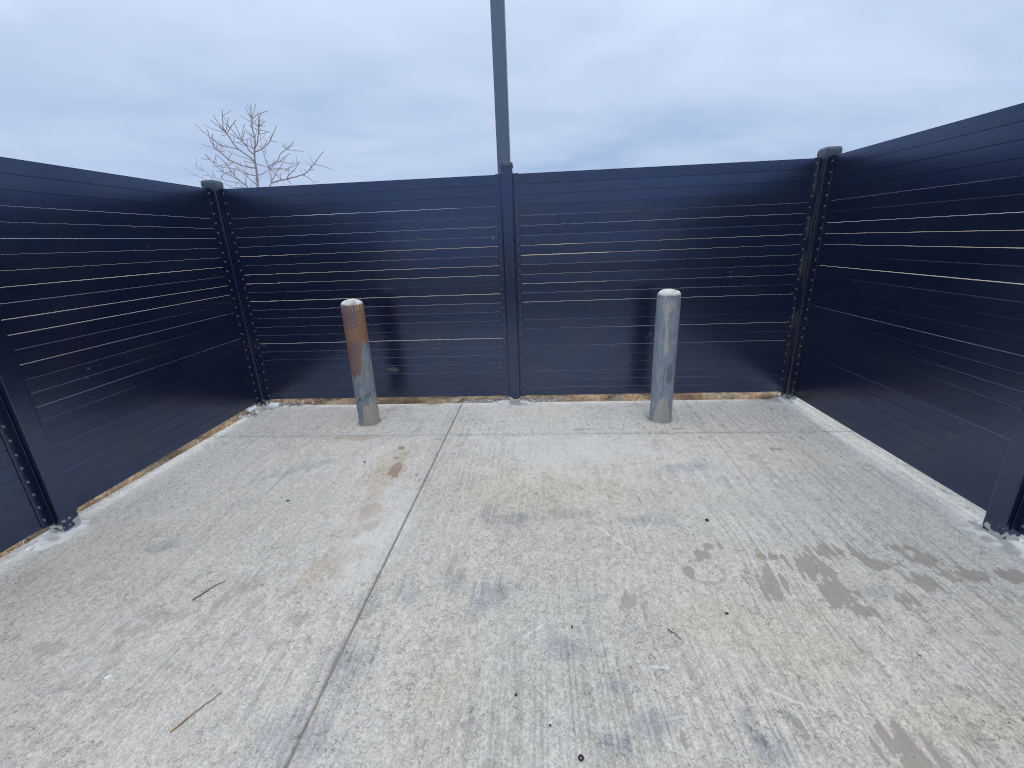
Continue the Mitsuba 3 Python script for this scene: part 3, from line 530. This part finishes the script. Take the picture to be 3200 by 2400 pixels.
for name, L in TREE.items():
    parts = []
    for j, (r, P) in enumerate(L):
        if name == 'trunk': Q, m = limb(P, .045, .006); v = m.vertices
        else: Q, m = limb(P, r * .95, .0040)
        parts.append(m)
        if name != 'trunk' and len(Q) > 5 or name == 'trunk':      # short spurs along the limb, in all directions
            for _ in range(int(len(Q) * (.5 if name != 'trunk' else .9))):
                i = rng.randint(1, len(Q) - 1)
                if Q[i, 2] < 2.2: continue
                d = Q[i + 1] - Q[i - 1]; d /= np.linalg.norm(d)
                e = rng.normal(0, 1, 3); e -= d * (e @ d); e /= np.linalg.norm(e)
                w = d * .6 + e * .8 + np.array([0, 0, .25]); w /= np.linalg.norm(w); ln = rng.uniform(.05, .17)
                parts.append(tube(np.array([Q[i], Q[i] + w * ln * .55, Q[i] + w * ln + [0, 0, .012]]), [.0042, .0036, .0026], 5))
    m = trimesh.util.concatenate(parts)
    obj('trunk' if name == 'trunk' else 'branch', m, 'bark', k, smooth=50)

# ------------------------------------------------------------------ dry grass and gravel
def grass_mesh(spots, seed):
    rng = np.random.RandomState(seed); V, Fc, Cc = [], [], []
    pal = np.array([[.44, .30, .16], [.50, .37, .21], [.36, .22, .11], [.30, .18, .10], [.54, .43, .27], [.40, .25, .14], [.20, .13, .08]])
    N = len(spots); a = rng.uniform(0, 2 * np.pi, N); ln = rng.uniform(.05, .13, N); up = rng.uniform(.05, .65, N); w = rng.uniform(.0012, .0026, N)
    d = np.stack([np.cos(a), np.sin(a)], 1); s = np.stack([-d[:, 1], d[:, 0]], 1)
    z0 = -.058 + rng.uniform(0, .02, N)
    p0 = np.c_[spots, z0]; p1 = np.c_[spots + d * (ln * .55)[:, None], z0 + ln * up * .8]; p2 = np.c_[spots + d * ln[:, None], z0 + ln * up * .7]
    so = np.c_[s * w[:, None], np.zeros(N)]
    V = np.stack([p0 - so, p0 + so, p1 + so * .8, p1 - so * .8, p2], 1).reshape(-1, 3)
    b = np.arange(N)[:, None] * 5
    F = np.concatenate([b + np.array([[0, 1, 2]]), b + np.array([[0, 2, 3]]), b + np.array([[3, 2, 4]])])
    c = pal[rng.randint(0, len(pal), N)] * rng.uniform(1.1, 1.8, (N, 1)) * [.88, .95, 1.08]
    c *= .45 + 1.1 * np.clip((meshkit.fbm(np.c_[spots * 6, 0 * spots[:, :1]], 3, 8)[:, None] - .3) * 2.2, 0, 1)
    return trimesh.Trimesh(V, F, process=False), np.repeat(c, 5, 0)
rng = np.random.RandomState(3)
def scatter(n, x0, x1, y0, y1): return np.stack([rng.uniform(x0, x1, n), rng.uniform(y0, y1, n)], 1)
s = np.vstack([scatter(21000, -2.9, 2.08, .02, .62), scatter(15000, -3.25, -2.70, -2.6, .1)])
s = s[meshkit.fbm(np.c_[s * 7, 0 * s[:, :1]], 3, 6) > .44]
s = s[(np.hypot(s[:, 0] + .27, s[:, 1]) > .24) & ((s[:, 1] > .02) | (s[:, 0] < sl(s[:, 1]) - .005))]
m, c = grass_mesh(s, 5)
obj('dry_grass', m, 'straw_blade', label='matted straw coloured dead grass showing under the fence', cat='grass', kind='stuff', color=c)
tuft = np.array([[1.93, .06], [1.86, .05], [1.99, .045], [-1.05, .03]])
q = np.vstack([t + rng.normal(0, [.030, .016], (90, 2)) for t in tuft]); m, c = grass_mesh(q, 6); v = m.vertices.copy()
obj('dry_grass', trimesh.Trimesh(v * [1, 1, 1] + [0, 0, .045], m.faces, process=False), 'straw_blade', label='pale dead grass tufts lapping over the back edge of the concrete', cat='grass', kind='stuff', color=c)
def stones(spots, seed, lo=.004, hi=.013):
    rng = np.random.RandomState(seed); base = trimesh.creation.icosphere(subdivisions=1); V, F, Cc = [], [], []
    pal = np.array([[.42, .41, .39], [.30, .29, .28], [.55, .54, .52], [.18, .17, .165], [.36, .31, .26]])
    for i, (x, y, z) in enumerate(spots):
        r = rng.uniform(lo, hi) * rng.uniform(.5, 1, 3); v = base.vertices * (1 + rng.uniform(-.28, .28, (42, 1))) * r
        a = rng.uniform(0, 6.3); v = v @ np.array([[math.cos(a), -math.sin(a), 0], [math.sin(a), math.cos(a), 0], [0, 0, 1]])
        V.append(v + [x, y, z + r[2] * .5]); F.append(base.faces + 42 * i); Cc.append(np.tile(pal[rng.randint(5)] * rng.uniform(.8, 1.1), (42, 1)))
    return trimesh.Trimesh(np.vstack(V), np.vstack(F), process=False), np.vstack(Cc)
def heap(cx, cy, sx, sy, n, z): return np.c_[rng.normal(cx, sx, n), rng.normal(cy, sy, n), np.full(n, z)]
for sp, lab in ((np.vstack([heap(-.60, .055, .11, .028, 190, -.012), heap(-.02, .055, .11, .028, 150, -.012), heap(-.27, .07, .12, .03, 70, -.005)]), 'grey gravel spilled along the slab edge round the middle post'),
                (np.vstack([heap(-2.42, .03, .10, .03, 120, -.01), heap(-2.66, -.20, .05, .07, 90, -.01)]), 'small grey gravel round the left corner post'),
                (heap(1.99, .035, .07, .02, 60, -.01), 'loose grit beside the right corner post')):
    m, c = stones(sp, len(sp), .006, .019); obj('gravel', m, 'gravel_stone', label=lab, cat='gravel', kind='stuff', color=c)
g = scatter(900, -2.6, 2.05, -3.2, 0); dens = meshkit.fbm(np.c_[g * 1.4, 0 * g[:, :1]], 3, 9); g = g[dens > .5]
m, c = stones(np.c_[g, np.full(len(g), -.001)], 77, .0012, .0040)
obj('grit', m, 'gravel_stone', label='fine grit and crumbs scattered over the concrete', cat='grit', kind='stuff', color=c * .6)

# ------------------------------------------------------------------ litter on the slab
def twig(pts, r, mat, lab):
    P = np.array([[x, y, z] for x, y, z in pts]); s = np.linspace(0, 1, 9); t = np.linspace(0, 1, len(P))
    Q = np.stack([np.interp(s, t, P[:, a]) for a in range(3)], 1); Q[1:-1, :2] += np.random.RandomState(len(scene)).normal(0, .0016, (7, 2))
    obj('twig', tube(Q, np.linspace(r, r * .45, 9), 6), mat, label=lab, cat='twig', smooth=50)
twig([(-1.177, -2.855, .004), (-1.135, -2.785, .006), (-1.101, -2.726, .003)], .0024, 'twig_bark', 'pale brown twig lying on the concrete at bottom left, nearer of the two left twigs')
twig([(-1.518, -2.338, .003), (-1.486, -2.28, .005), (-1.452, -2.222, .003)], .0024, 'twig_bark_dark', 'dark brown twig on the concrete, farther of the two left twigs')
twig([(.445, -2.43, .003), (.47, -2.45, .006), (.478, -2.475, .003)], .0022, 'twig_bark_dark', 'short bent dark twig on the concrete right of the middle')
def washer(x, y, ro, ri, lab):
    w = .5 * (ro - ri); c = .5 * (ro + ri); th = np.linspace(0, 2 * np.pi, 9)
    m = lathe([[c + w * math.cos(t), .0035 + .0032 * math.sin(t)] for t in th], 28); m.apply_translation([x, y, 0])
    obj('washer', m, 'black_rubber', label=lab, cat='washer', smooth=40)
washer(.086, -2.874, .0085, .0033, 'black rubber washer on the concrete at the bottom edge of the picture')
washer(.823, -1.753, .0095, .0042, 'black rubber washer on the concrete below the right bollard')
def flake(x, y, sx, sy, ang, name, mat, lab, cat, seed, z=.002):
    if name == 'dead_leaf': sx, sy = sx * .6, sy * .6
    rng = np.random.RandomState(seed); n = 11; th = np.arange(n) * 2 * np.pi / n
    r = 1 + rng.uniform(-.3, .25, n); q = np.stack([np.cos(th) * r * sx, np.sin(th) * r * sy], 1)
    q = q @ np.array([[math.cos(ang), math.sin(ang)], [-math.sin(ang), math.cos(ang)]])
    top = np.c_[q * .9 + [x, y], z + .004 + rng.uniform(0, .004, n)]; bot = np.c_[q + [x, y], np.full(n, z - .0025)]
    V = np.vstack([bot, top, [[x, y, z + .005]]]); F = []
    for j in range(n):
        k2 = (j + 1) % n; F += [[j, k2, n + k2], [j, n + k2, n + j], [n + j, n + k2, 2 * n]]
    obj(name, trimesh.Trimesh(V, F, process=False), mat, label=lab, cat=cat)
flake(-1.55, -2.69, .014, .007, .5, 'paper_scrap', 'white_scrap', 'torn white paper scrap on the concrete at lower left', 'scrap', 1)
flake(-1.265, -2.245, .008, .006, .2, 'pebble', 'pier_concrete', 'small grey pebble beside the damp stain on the left', 'pebble', 2)
flake(.09, -2.43, .007, .004, -.5, 'dead_leaf', 'dark_leaf', 'dark curled leaf on the concrete below the centre', 'leaf', 3)
flake(-.11, -2.70, .007, .0035, .4, 'dead_leaf', 'dark_leaf', 'dark leaf scrap on the concrete left of the bottom washer', 'leaf', 4)
flake(-1.52, -1.59, .013, .008, .3, 'dead_leaf', 'dark_leaf', 'brown black leaf on the left slab, nearer than the blue scuff', 'leaf', 5)
flake(-1.24, -1.12, .014, .008, -.4, 'dead_leaf', 'dark_leaf', 'dark leaf lying right of the blue tyre scuff', 'leaf', 6)
flake(.0, -2.79, .006, .003, .1, 'dead_leaf', 'dark_leaf', 'tiny dark leaf scrap just left of the bottom washer', 'leaf', 7)
flake(.69, -2.35, .010, .0035, -.5, 'dead_leaf', 'dark_leaf', 'dark curled leaf on the tan stain at right', 'leaf', 8)
